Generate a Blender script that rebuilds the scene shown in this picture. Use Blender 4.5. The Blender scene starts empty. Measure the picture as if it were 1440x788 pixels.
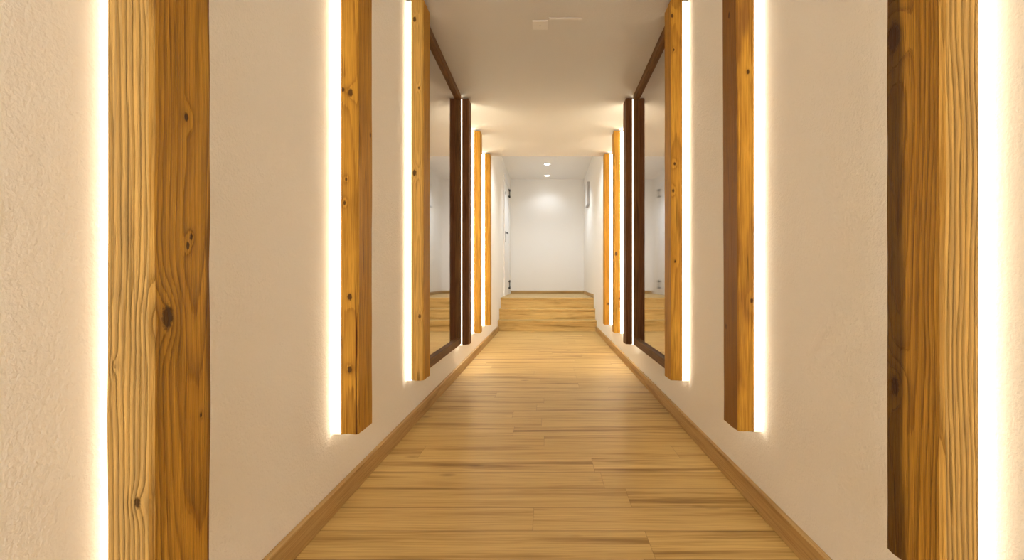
import bpy, bmesh, math, random
from mathutils import Vector, noise

S = bpy.context.scene
C = S.collection

# ------------------------------------------------------------------ camera, light, exposure
CAM_H = 0.862
cam_d = bpy.data.cameras.new('camera')
cam = bpy.data.objects.new('camera', cam_d)
C.objects.link(cam)
cam.location = (0, 0, CAM_H)
cam.rotation_euler = (math.pi / 2, 0, 0)
cam_d.sensor_width = 36
cam_d.lens = 766 / 1440 * 36
cam_d.shift_x = -49.5 / 1440
cam_d.shift_y = -4 / 1440
cam_d.clip_start = 0.02
S.camera = cam

S.view_settings.view_transform = 'Standard'
S.view_settings.look = 'None'
S.view_settings.exposure = 0.56
S.view_settings.gamma = 1.0
S.view_settings.use_curve_mapping = False
S.cycles.use_denoising = True
S.cycles.max_bounces = 12
S.cycles.diffuse_bounces = 8
S.cycles.glossy_bounces = 6
S.cycles.sample_clamp_indirect = 6.0

WORLD_COL, WORLD_STR = (1.0, 0.93, 0.80), 5.2      # uniform warm fill added through the open end behind the camera
LED_COL, LED_STR = (1.0, 0.92, 0.71), 3.4
DOWN_COL, DOWN_W = (0.84, 0.94, 1.0), 33.0

w = bpy.data.worlds.new('world')
S.world = w
w.use_nodes = True
w.node_tree.nodes['Background'].inputs[0].default_value = (*WORLD_COL, 1)
w.node_tree.nodes['Background'].inputs[1].default_value = WORLD_STR

# ------------------------------------------------------------------ dimensions (metres, camera at x = y = 0)
HW = 0.79                 # half width of the corridor
CEIL = 2.42              # ceiling height at y = 3, falling slightly towards the stairs
SLOPE = 0.018
def ceil_z(y): return CEIL - SLOPE * (y - 3.0)
Y0 = -3.0                 # open end behind the camera
Y_DROP = 6.72             # the low ceiling ends here
Y_STAIR = 8.69
RISE, GOING = 0.171, 0.27
LAND = 3 * RISE
Y_LAND = Y_STAIR + 2 * GOING
Y_END = 11.7
CEIL2 = 2.97


# ------------------------------------------------------------------ helpers
def tag(o, label=None, cat=None, group=None, kind=None):
    if label: o['label'] = label
    if cat: o['category'] = cat
    if group: o['group'] = group
    if kind: o['kind'] = kind
    return o


def empty(name, loc, rz=0.0):
    o = bpy.data.objects.new(name, None)
    o.empty_display_size = 0.1
    o.location = loc
    o.rotation_euler = (0, 0, rz)
    C.objects.link(o)
    return o


def obj(name, bm, mat, parent=None, smooth=False, loc=(0, 0, 0)):
    me = bpy.data.meshes.new(name)
    bmesh.ops.recalc_face_normals(bm, faces=bm.faces)
    bm.to_mesh(me)
    bm.free()
    for m in (mat if isinstance(mat, (list, tuple)) else [mat]):
        me.materials.append(m)
    if smooth:
        for p in me.polygons:
            p.use_smooth = True
    o = bpy.data.objects.new(name, me)
    o.location = loc
    C.objects.link(o)
    if parent:
        o.parent = parent
    return o


def add_box(bm, x0, x1, y0, y1, z0, z1, bev=0.0, seg=2):
    t = bmesh.new()
    r = bmesh.ops.create_cube(t, size=1)
    for v in t.verts:
        v.co = Vector(((x0 + x1) / 2 + v.co.x * abs(x1 - x0), (y0 + y1) / 2 + v.co.y * abs(y1 - y0), (z0 + z1) / 2 + v.co.z * abs(z1 - z0)))
    if bev:
        bmesh.ops.bevel(t, geom=t.edges[:], offset=bev, segments=seg, affect='EDGES', profile=0.6)
    me = bpy.data.meshes.new('tmp')
    t.to_mesh(me)
    t.free()
    bm.from_mesh(me)
    bpy.data.meshes.remove(me)
    return bm


def add_lathe(bm, prof, axis='z', loc=(0, 0, 0), n=24):
    """prof: list of (radius, height)"""
    rings = []
    for r, h in prof:
        ring = []
        for k in range(n):
            a = 2 * math.pi * k / n
            p = (r * math.cos(a), r * math.sin(a), h)
            if axis == 'x': p = (h, p[0], p[1])
            if axis == 'y': p = (p[0], h, p[1])
            ring.append(bm.verts.new(Vector(p) + Vector(loc)))
        rings.append(ring)
    for a, b in zip(rings, rings[1:]):
        for k in range(n):
            bm.faces.new((a[k], a[(k + 1) % n], b[(k + 1) % n], b[k]))
    bm.faces.new(rings[0]); bm.faces.new(rings[-1])
    return bm


class NT:
    """small wrapper for building node trees"""
    def __init__(self, name):
        self.m = bpy.data.materials.new(name)
        self.m.use_nodes = True
        self.t = self.m.node_tree
        self.bsdf = self.t.nodes['Principled BSDF']

    def n(self, typ, ins=None, **props):
        nd = self.t.nodes.new(typ)
        for k, v in props.items():
            setattr(nd, k, v)
        for k, v in (ins or {}).items():
            self.put(nd.inputs[k], v)
        return nd

    def put(self, sock, v):
        if isinstance(v, bpy.types.NodeSocket):
            self.t.links.new(v, sock)
        else:
            sock.default_value = v

    def math(self, op, a, b=0.0, c=0.0, clamp=False):
        nd = self.n('ShaderNodeMath', {0: a, 1: b, 2: c}, operation=op, use_clamp=clamp)
        return nd.outputs[0]

    def vec(self, op, a, b=(0, 0, 0), out=0, scale=None):
        nd = self.n('ShaderNodeVectorMath', {0: a, 1: b}, operation=op)
        if scale is not None:
            self.put(nd.inputs['Scale'], scale)
        return nd.outputs[out]

    def ramp(self, fac, stops):
        nd = self.n('ShaderNodeValToRGB', {0: fac})
        cr = nd.color_ramp
        while len(cr.elements) < len(stops):
            cr.elements.new(0.5)
        for e, (p, c) in zip(cr.elements, stops):
            e.position = p
            e.color = (*c, 1) if len(c) == 3 else c
        return nd.outputs[0]

    def noise(self, vec, scale, detail=2.0, rough=0.5):
        return self.n('ShaderNodeTexNoise', {'Vector': vec, 'Scale': scale, 'Detail': detail, 'Roughness': rough}).outputs['Fac']

    def mix(self, fac, a, b, blend='MIX'):
        nd = self.n('ShaderNodeMix', None, data_type='RGBA', blend_type=blend)
        self.put(nd.inputs[0], fac)
        self.put(nd.inputs[6], a if isinstance(a, bpy.types.NodeSocket) else (*a, 1))
        self.put(nd.inputs[7], b if isinstance(b, bpy.types.NodeSocket) else (*b, 1))
        return nd.outputs[2]

    def bump(self, h, dist, strength=1.0):
        nd = self.n('ShaderNodeBump', {'Height': h, 'Distance': dist, 'Strength': strength})
        self.t.links.new(nd.outputs[0], self.bsdf.inputs['Normal'])
        return nd

    def out(self, col, rough=0.5, **kw):
        self.put(self.bsdf.inputs['Base Color'], col if isinstance(col, bpy.types.NodeSocket) else (*col, 1))
        self.put(self.bsdf.inputs['Roughness'], rough)
        for k, v in kw.items():
            self.put(self.bsdf.inputs[k], v)
        return self.m


def object_co(nt):
    return nt.n('ShaderNodeTexCoord').outputs['Object']


def plain(name, col, rough=0.5, metal=0.0, spec=0.5):
    nt = NT(name)
    co = object_co(nt)
    v = nt.noise(co, 30, 3)
    c = nt.mix(nt.math('MULTIPLY', v, 0.08), col, tuple(x * 0.85 for x in col))
    return nt.out(c, rough, Metallic=metal, **{'Specular IOR Level': spec})


def emit(name, col, strength):
    nt = NT(name)
    return nt.out(col, 0.4, **{'Emission Color': (*col, 1), 'Emission Strength': strength})


def plaster(name, col, grain=1.0):
    nt = NT(name)
    co = object_co(nt)
    a = nt.noise(co, 110, 3, 0.6)
    b = nt.noise(co, 34, 2, 0.5)
    v = nt.noise(co, 2.2, 2)
    h = nt.math('ADD', a, nt.math('MULTIPLY', b, 0.8))
    nt.bump(h, 0.0032 * grain, 0.9)
    c = nt.mix(nt.math('MULTIPLY', v, 0.25), col, tuple(x * 0.94 for x in col))
    return nt.out(c, 0.85, **{'Specular IOR Level': 0.25})


def timber(name, seed, pith=(0.05, -0.09), tilt=(0.03, 0.012), freq=95.0, knots=(), pale=(0.60, 0.32, 0.046), mid=(0.43, 0.20, 0.020), dark=(0.16, 0.052, 0.005), ridge=0.0016, contrast=1.0, heart=None, cracks=0.5, weathered=None, split=None):
    """old sawn spruce: growth rings round a tilted pith, bent round the knots"""
    nt = NT(name)
    co = object_co(nt)
    off = (seed * 3.7, seed * 1.9, seed * 5.3)
    lowco = nt.vec('ADD', nt.vec('MULTIPLY', co, (1.0, 1.0, 0.35)), off)
    low = nt.n('ShaderNodeTexNoise', {'Vector': lowco, 'Scale': 3.2, 'Detail': 2.0}).outputs['Color']
    warp = nt.vec('SCALE', nt.vec('SUBTRACT', low, (0.5, 0.5, 0.5)), scale=0.045)
    p = nt.vec('ADD', co, warp)
    sx = nt.n('ShaderNodeSeparateXYZ', {0: p})
    X = nt.math('SUBTRACT', sx.outputs[0], nt.math('MULTIPLY_ADD', sx.outputs[2], tilt[0], pith[0]))
    Y = nt.math('SUBTRACT', sx.outputs[1], nt.math('MULTIPLY_ADD', sx.outputs[2], tilt[1], pith[1]))
    r = nt.math('SQRT', nt.math('ADD', nt.math('MULTIPLY', X, X), nt.math('MULTIPLY', Y, Y)))
    kmask = None
    kring = None
    for kx, ky, kz, kr in knots:
        dv = nt.vec('MULTIPLY', nt.vec('SUBTRACT', co, (kx, ky, kz)), (1, 1, 0.62))
        d = nt.vec('LENGTH', dv, out=1)
        dn = nt.math('DIVIDE', d, kr)
        g = nt.math('POWER', 2.718, nt.math('MULTIPLY', nt.math('MULTIPLY', dn, dn), -0.16))
        r = nt.math('ADD', r, nt.math('MULTIPLY', g, kr * 1.2))
        jag = nt.math('ADD', dn, nt.math('MULTIPLY', nt.math('SUBTRACT', nt.noise(co, 140, 2), 0.5), 0.7))
        mk = nt.n('ShaderNodeMapRange', {0: jag, 1: 1.15, 2: 0.65, 3: 0.0, 4: 1.0}, interpolation_type='SMOOTHSTEP').outputs[0]
        kmask = mk if kmask is None else nt.math('MAXIMUM', kmask, mk)
    fcol = nt.noise(nt.vec('ADD', nt.vec('MULTIPLY', co, (1, 1, 0.02)), off), 260, 3, 0.65)
    ring = nt.math('MULTIPLY_ADD', r, freq, nt.math('MULTIPLY', nt.math('SUBTRACT', fcol, 0.5), 0.45))
    fr = nt.math('FRACT', ring)
    late = nt.ramp(fr, [(0.0, (0.10,) * 3), (0.35, (0.0,) * 3), (0.72, (0.45,) * 3), (0.88, (1.0,) * 3), (0.96, (0.75,) * 3), (1.0, (0.10,) * 3)])
    blot = nt.noise(nt.vec('ADD', nt.vec('MULTIPLY', co, (1, 1, 0.22)), off), 12, 3, 0.55)
    base = nt.mix(nt.ramp(blot, [(0.33, (0,) * 3), (0.64, (1,) * 3)]), pale, mid)
    blot2 = nt.noise(nt.vec('ADD', nt.vec('MULTIPLY', co, (1, 1, 0.10)), (off[2], off[0], off[1])), 26, 3, 0.6)
    base = nt.mix(nt.ramp(blot2, [(0.46, (0,) * 3), (0.72, (0.75 * min(1.0, contrast),) * 3)]), base, tuple(x * 0.48 for x in mid))
    if heart:                                    # darker heartwood / bark edge along one arris
        y0, y1, hc = heart
        hy = nt.math('ADD', sx.outputs[1], nt.math('MULTIPLY', nt.math('SUBTRACT', blot, 0.5), 0.05))
        hm = nt.n('ShaderNodeMapRange', {0: hy, 1: y0, 2: y1, 3: 0.0, 4: 1.0}, interpolation_type='SMOOTHSTEP').outputs[0]
        base = nt.mix(nt.math('MULTIPLY', hm, 0.6), base, hc)
    if weathered:                                # the grey-yellow weathered face turned along the corridor
        nrm = nt.n('ShaderNodeSeparateXYZ', {0: nt.n('ShaderNodeTexCoord').outputs['Normal']}).outputs[1]
        wm = nt.n('ShaderNodeMapRange', {0: nrm, 1: -0.55, 2: -0.85, 3: 0.0, 4: 1.0}).outputs[0]
        base = nt.mix(wm, base, nt.mix(blot, weathered, tuple(x * 0.8 for x in weathered)))
        dark_c = nt.mix(wm, dark, tuple(x * 0.42 for x in weathered))
    else:
        dark_c = nt.mix(0.0, dark, dark)
    col = nt.mix(nt.math('MULTIPLY', late, 0.72 * contrast, clamp=True), base, dark_c)
    fib = nt.ramp(fcol, [(0.36, (0.0,) * 3), (0.60, (1.0,) * 3)])
    col = nt.mix(0.36, col, nt.mix(fib, tuple(x * 0.55 for x in mid), tuple(min(1, x * 1.25) for x in pale)))
    if heart:
        col = nt.mix(nt.math('MULTIPLY', hm, 0.62), col, hc)
    ck = nt.noise(nt.vec('ADD', nt.vec('MULTIPLY', co, (1, 1, 0.035)), (off[1], off[2], off[0])), 75, 1, 0.4)
    crack = nt.ramp(ck, [(0.0, (1,) * 3), (0.255, (1,) * 3), (0.285, (0,) * 3)])
    col = nt.mix(nt.math('MULTIPLY', crack, cracks), col, (0.04, 0.014, 0.004))
    if split:                                   # one long drying split on the face turned along the corridor
        xc, ztop, wd = split
        wob = nt.noise(nt.vec('MULTIPLY', co, (0, 0, 1)), 6.0, 3)
        dx = nt.math('ABSOLUTE', nt.math('SUBTRACT', nt.math('MULTIPLY_ADD', wob, 0.008, -0.004), nt.math('SUBTRACT', sx.outputs[0], xc)))
        m1 = nt.n('ShaderNodeMapRange', {0: dx, 1: wd, 2: wd * 0.4, 3: 0.0, 4: 1.0}).outputs[0]
        m2 = nt.n('ShaderNodeMapRange', {0: nt.n('ShaderNodeSeparateXYZ', {0: co}).outputs[2], 1: ztop, 2: ztop * 0.6, 3: 0.0, 4: 1.0}).outputs[0]
        m3 = nt.math('LESS_THAN', nt.n('ShaderNodeSeparateXYZ', {0: nt.n('ShaderNodeTexCoord').outputs['Normal']}).outputs[1], -0.4)
        col = nt.mix(nt.math('MULTIPLY', nt.math('MULTIPLY', m1, m2), m3), col, (0.06, 0.012, 0.004))
    if kmask is not None:
        col = nt.mix(nt.math('MULTIPLY', kmask, 0.88), col, (0.05, 0.018, 0.006))
    h = nt.math('ADD', nt.math('MULTIPLY', late, 0.8), nt.math('MULTIPLY', fcol, 0.9))
    h = nt.math('SUBTRACT', h, nt.math('MULTIPLY', crack, 1.4))
    if kmask is not None:
        h = nt.math('SUBTRACT', h, nt.math('MULTIPLY', kmask, 0.6))
    nt.bump(h, ridge, 1.0)
    rg = nt.math('MULTIPLY_ADD', fcol, 0.25, 0.45)
    return nt.out(col, rg, **{'Specular IOR Level': 0.15})


def oak(name, plank=None, pale=(0.70, 0.49, 0.195), mid=(0.54, 0.35, 0.11), dark=(0.22, 0.12, 0.03), along='x', rough=0.56, streak=1.0):
    """oak laminate: grain along one axis, optional boards (length, width)"""
    nt = NT(name)
    co = object_co(nt)
    sx = nt.n('ShaderNodeSeparateXYZ', {0: co})
    if along == 'x':
        u, v, t = sx.outputs[0], sx.outputs[1], sx.outputs[2]
    elif along == 'y':
        u, v, t = sx.outputs[1], sx.outputs[2], sx.outputs[0]
    else:
        u, v, t = sx.outputs[0], sx.outputs[2], sx.outputs[1]
    shade = None
    seam = None
    if plank:
        L, W = plank
        row = nt.math('FLOOR', nt.math('DIVIDE', v, W))
        rr = nt.n('ShaderNodeTexWhiteNoise', {'W': row}, noise_dimensions='1D').outputs['Value']
        uu = nt.math('MULTIPLY_ADD', rr, 7.3, nt.math('DIVIDE', u, L))
        cell = nt.math('FLOOR', uu)
        cid = nt.math('MULTIPLY_ADD', row, 13.7, nt.math('MULTIPLY', cell, 3.31))
        shade = nt.n('ShaderNodeTexWhiteNoise', {'W': cid}, noise_dimensions='1D').outputs['Value']
        fv = nt.math('FRACT', nt.math('DIVIDE', v, W))
        fu = nt.math('FRACT', uu)
        ev = nt.math('MULTIPLY', nt.math('MINIMUM', fv, nt.math('SUBTRACT', 1.0, fv)), W)
        eu = nt.math('MULTIPLY', nt.math('MINIMUM', fu, nt.math('SUBTRACT', 1.0, fu)), L)
        e = nt.math('MINIMUM', ev, nt.math('MULTIPLY_ADD', eu, 1.0, 0.0011))
        seam = nt.n('ShaderNodeMapRange', {0: e, 1: 0.0025, 2: 0.0006, 3: 0.0, 4: 1.0}).outputs[0]
        offs = nt.math('MULTIPLY', shade, 37.0)
    else:
        offs = 3.3
    gv = nt.n('ShaderNodeCombineXYZ', {0: nt.math('MULTIPLY', u, 0.75), 1: nt.math('MULTIPLY', v, 13.0), 2: nt.math('MULTIPLY_ADD', t, 13.0, offs)}).outputs[0]
    g1 = nt.noise(gv, 1.3, 4, 0.6)
    g2 = nt.noise(nt.vec('MULTIPLY', gv, (1.6, 6.0, 6.0)), 3.0, 3, 0.65)
    pores = nt.noise(nt.vec('MULTIPLY', gv, (3.0, 26.0, 26.0)), 2.0, 2, 0.6)
    a = nt.ramp(g1, [(0.30, (0,) * 3), (0.50, (0.45,) * 3), (0.66, (1,) * 3)])
    col = nt.mix(a, pale, mid)
    s = nt.ramp(g1, [(0.54, (0,) * 3), (0.68, (1,) * 3)])
    col = nt.mix(nt.math('MULTIPLY', s, 0.85 * streak), col, dark)
    col = nt.mix(nt.math('MULTIPLY', nt.ramp(g2, [(0.42, (0,) * 3), (0.68, (1,) * 3)]), 0.55), col, dark)
    col = nt.mix(nt.math('MULTIPLY', nt.ramp(pores, [(0.60, (0,) * 3), (0.72, (1,) * 3)]), 0.22), col, dark)
    # small knots
    kn = nt.n('ShaderNodeTexVoronoi', {'Vector': nt.n('ShaderNodeCombineXYZ', {0: nt.math('MULTIPLY', u, 2.2), 1: nt.math('MULTIPLY', v, 4.6), 2: offs}).outputs[0], 'Scale': 1.0}).outputs['Distance']
    col = nt.mix(nt.ramp(kn, [(0.0, (0.75,) * 3), (0.045, (0.45,) * 3), (0.10, (0,) * 3)]), col, tuple(x * 0.6 for x in dark))
    if shade is not None:
        col = nt.mix(nt.math('MULTIPLY', shade, 0.42), col, tuple(x * 0.9 for x in mid))
        col = nt.mix(nt.math('MULTIPLY', seam, 0.75), col, tuple(x * 0.45 for x in dark))
        h = nt.math('SUBTRACT', nt.math('MULTIPLY', g2, 0.25), seam)
        nt.bump(h, 0.0010, 0.6)
    else:
        nt.bump(g2, 0.0003, 0.6)
    return nt.out(col, nt.math('MULTIPLY_ADD', g2, 0.16, rough - 0.06), **{'Specular IOR Level': 0.22})


M_wall = plaster('white_plaster', (0.86, 0.835, 0.80))
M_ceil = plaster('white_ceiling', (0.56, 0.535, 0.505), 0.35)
M_hall = plaster('white_hall_paint', (0.84, 0.83, 0.83), 0.3)
M_floor = oak('oak_floor_boards', plank=(1.25, 0.185), streak=1.12)
M_base = oak('oak_baseboard', along='y', pale=(0.54, 0.36, 0.155), mid=(0.43, 0.27, 0.10), dark=(0.27, 0.15, 0.05), rough=0.5)
M_basex = oak('oak_baseboard_across', along='z', pale=(0.54, 0.36, 0.155), mid=(0.43, 0.27, 0.10), dark=(0.27, 0.15, 0.05), rough=0.5)
M_riser = oak('oak_riser', along='z', rough=0.45)
M_tread = oak('oak_tread', along='x', rough=0.4)
M_led = emit('led_diffuser', LED_COL, LED_STR)
M_led_soft = emit('led_diffuser_soft', LED_COL, LED_STR * 0.6)
M_led_back = emit('led_diffuser_bright', LED_COL, LED_STR * 2.7)
M_led_far = emit('led_diffuser_brightest', LED_COL, LED_STR * 4.1)
M_back = plain('batten_paint', (0.55, 0.40, 0.24), 0.7)
M_door = plain('white_door_paint', (0.80, 0.79, 0.79), 0.45)
M_dark = plain('black_iron', (0.02, 0.018, 0.017), 0.45, 0.6)
M_grey = plain('grey_metal_cover', (0.42, 0.40, 0.40), 0.5)
M_cover = plain('cover_paint', (0.62, 0.595, 0.565), 0.6)
M_plastic = plain('white_plastic', (0.74, 0.72, 0.69), 0.45)


# ------------------------------------------------------------------ the room
def struct(name, boxes, mat, label=None):
    bm = bmesh.new()
    for b in boxes:
        add_box(bm, *b)
    o = obj(name, bm, mat)
    tag(o, label, None, None, 'structure')
    return o


struct('floor', [(-HW, HW, Y0, Y_STAIR + 0.025, -0.08, 0.0)], M_floor)
struct('wall_left', [(-HW - 0.12, -HW, Y0, Y_END + 0.12, -0.08, 3.09)], M_wall)
struct('wall_right', [(HW, HW + 0.12, Y0, Y_END + 0.12, -0.08, 3.09)], M_wall)
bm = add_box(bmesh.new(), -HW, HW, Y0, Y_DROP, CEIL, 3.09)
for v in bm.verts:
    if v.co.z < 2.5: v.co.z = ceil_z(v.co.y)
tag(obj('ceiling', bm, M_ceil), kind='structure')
struct('floor_landing', [(-HW, HW, Y_LAND + 0.02, Y_END, LAND - 0.06, LAND)], M_tread)
struct('ceiling_landing', [(-HW, HW, Y_DROP, Y_END, CEIL2, 3.09)], M_hall)
struct('wall_end', [(-HW, HW, Y_END, Y_END + 0.12, 0.3, 3.09)], M_hall)
BH, BT = 0.08, 0.02
for nm, s in (('baseboard_left', -1), ('baseboard_right', 1)):
    bm = bmesh.new()
    add_box(bm, s * (HW - BT), s * HW, Y0, Y_STAIR, 0, BH, 0.003)
    tag(obj(nm, bm, M_base), kind='structure')
bm = bmesh.new()
add_box(bm, -HW + 0.015, HW - 0.015, Y_END - 0.015, Y_END, LAND, LAND + 0.06, 0.003)
tag(obj('baseboard_end', bm, M_basex), kind='structure')
bm = bmesh.new()
add_box(bm, HW - 0.015, HW, Y_LAND + 0.03, Y_END, LAND, LAND + 0.06, 0.003)
tag(obj('baseboard_landing_right', bm, M_base), kind='structure')

# ------------------------------------------------------------------ stairs
st = empty('staircase', (0, Y_STAIR, 0))
tag(st, 'oak staircase of three steps filling the corridor end', 'stairs')
for k in range(3):
    y = GOING * k
    bm = bmesh.new()
    add_box(bm, -HW, HW, y + 0.022, y + 0.042, RISE * k, RISE * (k + 1) - 0.028)
    obj('riser', bm, M_riser, st)
    bm = bmesh.new()
    back = y + GOING + 0.042 if k < 2 else y + 0.10
    if k == 2: back = y + 0.02 + 0.0
    add_box(bm, -HW, HW, y, back, RISE * (k + 1) - 0.028, RISE * (k + 1), 0.005)
    obj('tread', bm, M_tread, st)

# ------------------------------------------------------------------ timber beams with light strips behind
XI = 0.685


def rough_beam(s, x_in, x_out, width, z0, z1, seed, bow=0.0, rag=0.0015, wane=0.0, lean=0.0):
    """a hewn post as one mesh; local origin at the wall plane, y along the corridor"""
    bm = bmesh.new()
    nz, ns = 90, 9
    c = 0.005
    xa, xb, ya, yb = HW - x_in, HW - x_out, -width / 2, width / 2     # distance from the wall: xb .. xa
    prof = []
    def side(p, q):
        for k in range(ns):
            f = k / ns
            prof.append((p[0] + (q[0] - p[0]) * f, p[1] + (q[1] - p[1]) * f))
    wn = max(c, wane)
    corners = [(xb, ya + c), (xb + c, ya), (xa - c, ya), (xa, ya + c), (xa, yb - wn), (xa - wn, yb), (xb + c, yb), (xb, yb - c)]
    for i in range(8):
        p, q = corners[i], corners[(i + 1) % 8]
        if math.hypot(p[0] - q[0], p[1] - q[1]) > 0.02:
            side(p, q)
        else:
            prof.append(p)
    rings = []
    for i in range(nz + 1):
        z = z0 + (z1 - z0) * i / nz
        f = i / nz
        b = bow * (1 - (2 * f - 1) ** 2) + lean * (1 - f)
        ring = []
        for (px, py) in prof:
            n1 = noise.noise(Vector((px * 9 + seed, py * 9, z * 1.6))) * rag * 1.6
            n2 = noise.noise(Vector((px * 40, py * 40 + seed, z * 5.0))) * rag
            d = n1 + n2
            # push outward along the dominant direction
            cx = (xa + xb) / 2
            nx, ny = (px - cx) / ((xa - xb) / 2), py / (width / 2)
            if abs(nx) > abs(ny):
                qx, qy = px + math.copysign(d, nx), py
            else:
                qx, qy = px, py + math.copysign(d, ny)
            if abs(px - xb) < 1e-6: qx = px
            jz = 0.0
            if i in (0, nz):
                jz = 0.004 * noise.noise(Vector((px * 30, py * 30, seed + i)))
            ring.append(bm.verts.new((-s * (qx + (b if qx > xb + 0.01 else 0)), qy, z + jz)))
        rings.append(ring)
    m = len(prof)
    for a, b in zip(rings, rings[1:]):
        for k in range(m):
            bm.faces.new((a[k], a[(k + 1) % m], b[(k + 1) % m], b[k]))
    bm.faces.new(rings[0])
    bm.faces.new(rings[-1])
    return bm


def make_beam(s, d, width, x_in, x_out, z0, mat, label, seed, group, bow=0.0, wane=0.0, rag=0.0015, lean=0.0, ztop=None):
    ztop = ceil_z(d) - 0.018 if ztop is None else ztop
    t = empty('timber_post', (s * HW, d + width / 2, z0))
    tag(t, label, 'beam', group, 'thing')
    L = ztop - z0
    o = obj('timber', rough_beam(s, x_in, x_out, width, 0, L, seed, bow, rag, wane, lean), mat, t, smooth=True)
    try:
        o.data.set_sharp_from_angle(angle=math.radians(35))
    except Exception:
        pass
    dep = HW - x_out                            # gap to the wall
    bm = bmesh.new()
    hw = width / 2 - 0.030
    x0, x1 = sorted((0.0, -s * dep))
    add_box(bm, x0, x1, -hw, hw, 0.012, L, 0.001)
    obj('mounting_batten', bm, M_back, t)
    for e in (-1, 1):
        bm = bmesh.new()
        x0, x1 = sorted((-s * 0.003, -s * (dep - 0.001)))
        y0, y1 = sorted((e * hw, e * (hw + 0.008)))
        add_box(bm, x0, x1, y0, y1, -0.006, L, 0.001)
        q = obj('led_strip', bm, M_led_far if d > 5 or (d > 4 and e > 0) else (M_led_back if e > 0 else (M_led_soft if d < 1 else M_led)), t)
        q['label'] = 'glowing warm white light strip'
    return t


D = [0.945, 1.975, 3.015, 4.60, 5.57, 6.52]
BW = 0.163
grp = 'upright timber beams along the corridor walls'
shaded = dict(pale=(0.20, 0.085, 0.028), mid=(0.12, 0.045, 0.014), dark=(0.045, 0.014, 0.005))  # mirror frame's shade put into the timber colour of the beams just beyond

specs = [
    # side, row, dict(material args), dict(beam args), label
    (-1, 0, dict(seed=1, weathered=(0.68, 0.47, 0.20), pith=(-0.06, 0.035), tilt=(0.016, 0.010), freq=140, ridge=0.0055, contrast=1.15, cracks=0.2,
                 knots=[(0.104, -0.045, 0.50, 0.015), (0.081, -0.081, 0.181, 0.0065), (0.042, -0.081, 0.418, 0.004), (0.104, 0.007, 0.876, 0.006), (0.104, 0.012, 0.632, 0.005), (0.104, 0.022, 0.650, 0.005), (0.104, 0.05, 0.30, 0.004)], heart=(0.066, 0.078, (0.10, 0.035, 0.010))),
     dict(x_out=0.766, z0=0.290, rag=0.0022), 'largest timber beam at the left edge of the photo, ridged pale near face'),
    (1, 0, dict(seed=2, weathered=(0.62, 0.40, 0.15), pith=(0.05, 0.02), tilt=(-0.03, 0.012), freq=150, ridge=0.0055, contrast=1.15, cracks=0.25,
                knots=[(-0.104, 0.050, 1.02, 0.020), (-0.104, 0.045, 0.333, 0.013)], heart=(0.006, 0.024, (0.04, 0.014, 0.004))),
     dict(x_out=0.752, z0=0.316, wane=0.012, rag=0.0025), 'largest timber beam at the right edge of the photo, dark brown inner strip'),
    (-1, 1, dict(seed=3, split=(0.0985, 0.62, 0.0035), pith=(0.08, -0.02), tilt=(-0.015, 0.02), freq=90, ridge=0.0014,
                 knots=[(0.077, -0.08, 1.24, 0.010), (0.050, -0.08, 1.25, 0.006), (0.074, -0.08, 0.498, 0.009), (0.074, -0.08, 0.235, 0.009), (0.062, -0.08, 0.926, 0.005), (0.056, -0.08, 0.84, 0.006), (0.104, 0.05, 1.12, 0.009)]),
     dict(x_out=0.750, z0=0.292, wane=0.012), 'second timber beam on the left wall, long split at its foot'),
    (1, 1, dict(seed=4, pith=(-0.06, 0.03), tilt=(0.012, -0.012), freq=85, ridge=0.0010,
                knots=[(-0.062, -0.08, 1.305, 0.006), (-0.049, -0.08, 0.475, 0.007), (-0.104, 0.05, 0.37, 0.009), (-0.104, 0.0, 1.55, 0.008)], heart=(-0.078, -0.068, (0.19, 0.08, 0.022))),
     dict(x_out=0.752, z0=0.302, lean=-0.008), 'second timber beam on the right wall, smooth golden near face and dark side'),
    (-1, 2, dict(seed=5, pith=(0.07, -0.075), tilt=(0.004, 0.003), freq=130, ridge=0.0020, weathered=(0.66, 0.42, 0.14),
                 knots=[(0.084, -0.08, 0.355, 0.009), (0.056, -0.08, 1.15, 0.012), (0.056, -0.08, 2.0, 0.010), (0.08, -0.08, 1.62, 0.006)]),
     dict(x_out=0.755, z0=0.290), 'carved looking knotty timber beam in front of the left mirror'),
    (1, 2, dict(seed=6, pith=(-0.06, 0.04), tilt=(-0.01, 0.012), freq=85, ridge=0.0012,
                knots=[(-0.098, -0.08, 2.02, 0.008), (-0.09, -0.08, 1.83, 0.006), (-0.085, -0.08, 1.2, 0.007), (-0.092, -0.08, 1.05, 0.008), (-0.082, -0.08, 0.66, 0.006)]),
     dict(x_out=0.750, z0=0.290), 'golden timber beam in front of the right mirror'),
    (-1, 3, dict(seed=7, freq=90, ridge=0.001, **shaded), dict(x_in=0.664, x_out=0.720, z0=0.290), 'timber beam just beyond the left mirror, shade painted into its colour'),
    (1, 3, dict(seed=8, freq=90, ridge=0.001, **shaded), dict(x_in=0.664, x_out=0.720, z0=0.296), 'timber beam just beyond the right mirror, shade painted into its colour'),
    (-1, 4, dict(seed=9, freq=85, ridge=0.001), dict(x_out=0.750, z0=0.290), 'fifth timber beam on the left wall, next past the shade-painted one'),
    (1, 4, dict(seed=10, freq=85, ridge=0.001, knots=[(-0.085, -0.08, 0.81, 0.014), (-0.05, -0.08, 0.35, 0.009)]), dict(x_out=0.750, z0=0.292), 'fifth timber beam on the right wall, with one dark round knot'),
    (-1, 5, dict(seed=11, freq=85, ridge=0.001), dict(x_out=0.750, z0=0.285), 'last timber beam on the left wall before the stairs'),
    (1, 5, dict(seed=12, freq=85, ridge=0.001, knots=[(-0.06, -0.08, 0.25, 0.011)]), dict(x_out=0.750, z0=0.292), 'last timber beam on the right wall before the stairs'),
]
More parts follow.
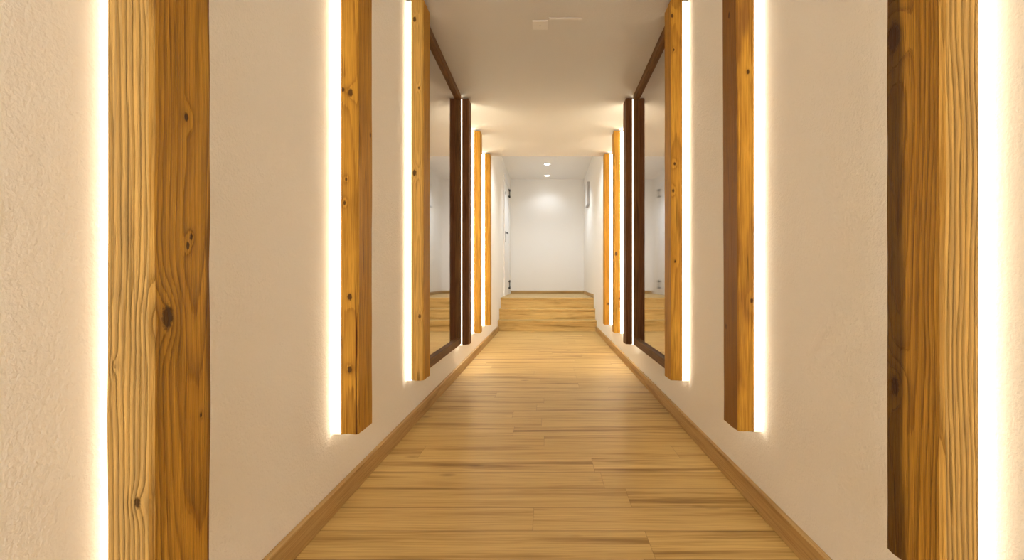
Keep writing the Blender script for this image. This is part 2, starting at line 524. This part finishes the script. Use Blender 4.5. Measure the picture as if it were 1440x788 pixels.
for s, row, mk, bk, label in specs:
    mat = timber('old_timber', **mk)
    bk = dict(bk)
    make_beam(s, D[row], BW, bk.pop('x_in', XI), bk.pop('x_out'), bk.pop('z0'), mat, label, mk['seed'], grp, **bk)
# ------------------------------------------------------------------ framed mirrors
def mirror_mat():
    nt = NT('mirror_glass')
    co = object_co(nt)
    v = nt.noise(co, 3, 2)
    c = nt.mix(v, (0.70, 0.665, 0.65), (0.66, 0.63, 0.62))
    return nt.out(c, 0.045, Metallic=1.0)


M_mirror = mirror_mat()
XF = 0.722
for s in (-1, 1):
    nm = 'left' if s < 0 else 'right'
    y0, y1, z0, z1 = 3.204, 4.578, 0.300, ceil_z(3.868) - 0.003
    fw = 0.055
    t = empty('framed_mirror', (s * HW, (y0 + y1) / 2, z0))
    tag(t, 'tall mirror in a dark wooden frame on the %s wall between two beams' % nm, 'mirror', 'wall mirrors')
    hl, H = (y1 - y0) / 2, z1 - z0
    fm = timber('frame_timber', 30 + s, pith=(0.1, 0.02), freq=70, ridge=0.0006, pale=(0.22, 0.105, 0.032), mid=(0.14, 0.06, 0.017), dark=(0.05, 0.02, 0.006))
    # built upright in local space, x from the wall
    xa, xb = -s * (HW - XF), 0.0
    X0, X1 = sorted((xa, xb))
    for ya, yb, za, zb in ((-hl, -hl + fw, 0, H), (hl - fw, hl, 0, H)):
        bm = bmesh.new(); add_box(bm, X0, X1, ya, yb, za, zb, 0.003)
        for v in bm.verts:
            if v.co.z > H / 2: v.co.z -= SLOPE * v.co.y
        obj('frame_stile', bm, fm, t)
    for za, zb in ((0, fw), (H - fw, H)):
        bm = bmesh.new()
        # rails are turned so that their grain runs along the corridor
        add_box(bm, za - (za + zb) / 2, zb - (za + zb) / 2, X0, X1, -hl + fw, hl - fw, 0.003)
        if za > 0:
            for v in bm.verts: v.co.x -= SLOPE * v.co.z
        o = obj('frame_rail', bm, fm, t, loc=(0, 0, (za + zb) / 2))
        # local (x, y, z) -> (y, z, x)
        from mathutils import Matrix
        o.matrix_local = Matrix(((0, 1, 0, 0), (0, 0, 1, 0), (1, 0, 0, (za + zb) / 2), (0, 0, 0, 1)))
    bm = bmesh.new()
    g0, g1 = sorted((-s * 0.040, -s * 0.046))
    add_box(bm, g0, g1, -hl + fw - 0.008, hl - fw + 0.008, fw - 0.008, H - fw + 0.008)
    obj('glass', bm, M_mirror, t)

# ------------------------------------------------------------------ ceiling fittings
t = empty('ceiling_cover', (-0.043, 3.34, ceil_z(3.34)))
tag(t, 'faint square white cover plate on the ceiling between the mirrors', 'cover plate')
bm = bmesh.new(); add_box(bm, -0.047, 0.047, -0.055, 0.055, -0.009, 0, 0.002); obj('plate', bm, M_cover, t)
bm = bmesh.new(); add_lathe(bm, [(0.006, -0.0085), (0.006, -0.010), (0.004, -0.0105)], n=16); obj('screw', bm, M_grey, t)
t = empty('ceiling_strip', (0.11, 3.265, ceil_z(3.265)))
bm = bmesh.new(); add_box(bm, -0.10, 0.10, -0.010, 0.010, -0.007, 0, 0.0015)
obj('cover', bm, M_cover, t)
tag(t, 'slim white strip cover on the ceiling right of the square plate', 'strip cover')

M_lens = emit('lamp_lens', (1.0, 0.96, 0.90), 14.0)
for y, pw, lab in ((7.6, 1.5, 'unseen lamp added to light the stairs, behind the lowered ceiling'), (10.13, 1.25, 'nearer round downlight in the ceiling above the landing'), (11.27, 0.22, 'farther round downlight in the ceiling close to the end wall')):  # first entry is an unseen lamp, added only to light the stairs
    t = empty('downlight', (0.0, y, CEIL2))
    tag(t, lab, 'ceiling light', 'downlights above the landing')
    bm = bmesh.new()
    add_lathe(bm, [(0.052, 0), (0.070, 0.0), (0.070, -0.004), (0.064, -0.008), (0.054, -0.008), (0.052, -0.004)], n=40)
    obj('trim_ring', bm, M_plastic, t, smooth=False)
    bm = bmesh.new()
    add_lathe(bm, [(0.050, -0.001), (0.052, -0.004), (0.030, -0.006), (0.004, -0.0065)], n=40)
    obj('lens', bm, M_lens, t)
    ld = bpy.data.lights.new('lamp', 'SPOT')
    ld.energy = DOWN_W * pw; ld.color = DOWN_COL; ld.spot_size = math.radians(135); ld.spot_blend = 0.7; ld.shadow_soft_size = 0.05
    lo = bpy.data.objects.new('lamp', ld); C.objects.link(lo); lo.parent = t; lo.location = (0, 0, -0.06)

# ------------------------------------------------------------------ the door on the landing
d0, d1, dz = 9.83, 11.03, 2.13
dr = empty('door_1', (-HW, (d0 + d1) / 2, LAND))
tag(dr, 'white door in the left wall of the landing', None, None, 'structure')
hl = (d1 - d0) / 2
bm = bmesh.new()
add_box(bm, 0, 0.026, -hl - 0.02, -hl + 0.06, 0, dz + 0.09, 0.003)
add_box(bm, 0, 0.026, hl - 0.06, hl + 0.02, 0, dz + 0.09, 0.003)
add_box(bm, 0, 0.026, -hl + 0.06, hl - 0.06, dz, dz + 0.09, 0.003)
obj('door_frame', bm, M_door, dr)
bm = bmesh.new()
add_box(bm, 0, 0.016, -hl + 0.063, hl - 0.063, 0.006, dz - 0.003, 0.002)
leaf = obj('door_leaf', bm, M_door, dr)
for z in (0.20, 2.03):
    bm = bmesh.new()
    add_lathe(bm, [(0.011, -0.085), (0.013, -0.08), (0.013, -0.05), (0.008, -0.048), (0.008, 0.048), (0.013, 0.05), (0.013, 0.08), (0.011, 0.085)], loc=(0.036, hl - 0.06, z), n=14)
    for q in (-0.065, 0.065):
        add_box(bm, 0.014, 0.030, hl - 0.16, hl - 0.02, z + q - 0.012, z + q + 0.012, 0.002)
        add_box(bm, 0.028, 0.048, hl - 0.078, hl - 0.042, z + q - 0.022, z + q + 0.022, 0.003)
    h = obj('hinge', bm, M_dark, dr); h['label'] = 'black iron hinge'
bm = bmesh.new()
add_box(bm, 0.016, 0.026, -hl + 0.09, -hl + 0.13, 0.99, 1.19, 0.004)
add_lathe(bm, [(0.009, 0.02), (0.009, 0.07)], axis='x', loc=(0, -hl + 0.11, 1.155), n=14)
add_box(bm, 0.058, 0.074, -hl + 0.10, -hl + 0.24, 1.144, 1.166, 0.006)
h = obj('door_handle', bm, M_dark, dr); h['label'] = 'black lever handle on a long plate'
bm = bmesh.new()
add_box(bm, 0.016, 0.034, -hl + 0.085, -hl + 0.135, 1.86, 1.91, 0.006)
obj('latch', bm, M_grey, dr)

# ------------------------------------------------------------------ flat cabinet on the right wall of the landing
t = empty('wall_cabinet', (HW, 10.35, LAND + 1.70))
tag(t, 'slim grey wall cabinet high on the right wall of the landing', 'cabinet')
bm = bmesh.new(); add_box(bm, -0.045, 0, -0.22, 0.22, 0, 0.43, 0.004); obj('body', bm, M_grey, t)
bm = bmesh.new(); add_box(bm, -0.052, -0.045, -0.21, 0.21, 0.01, 0.42, 0.003); obj('door', bm, M_plastic, t)
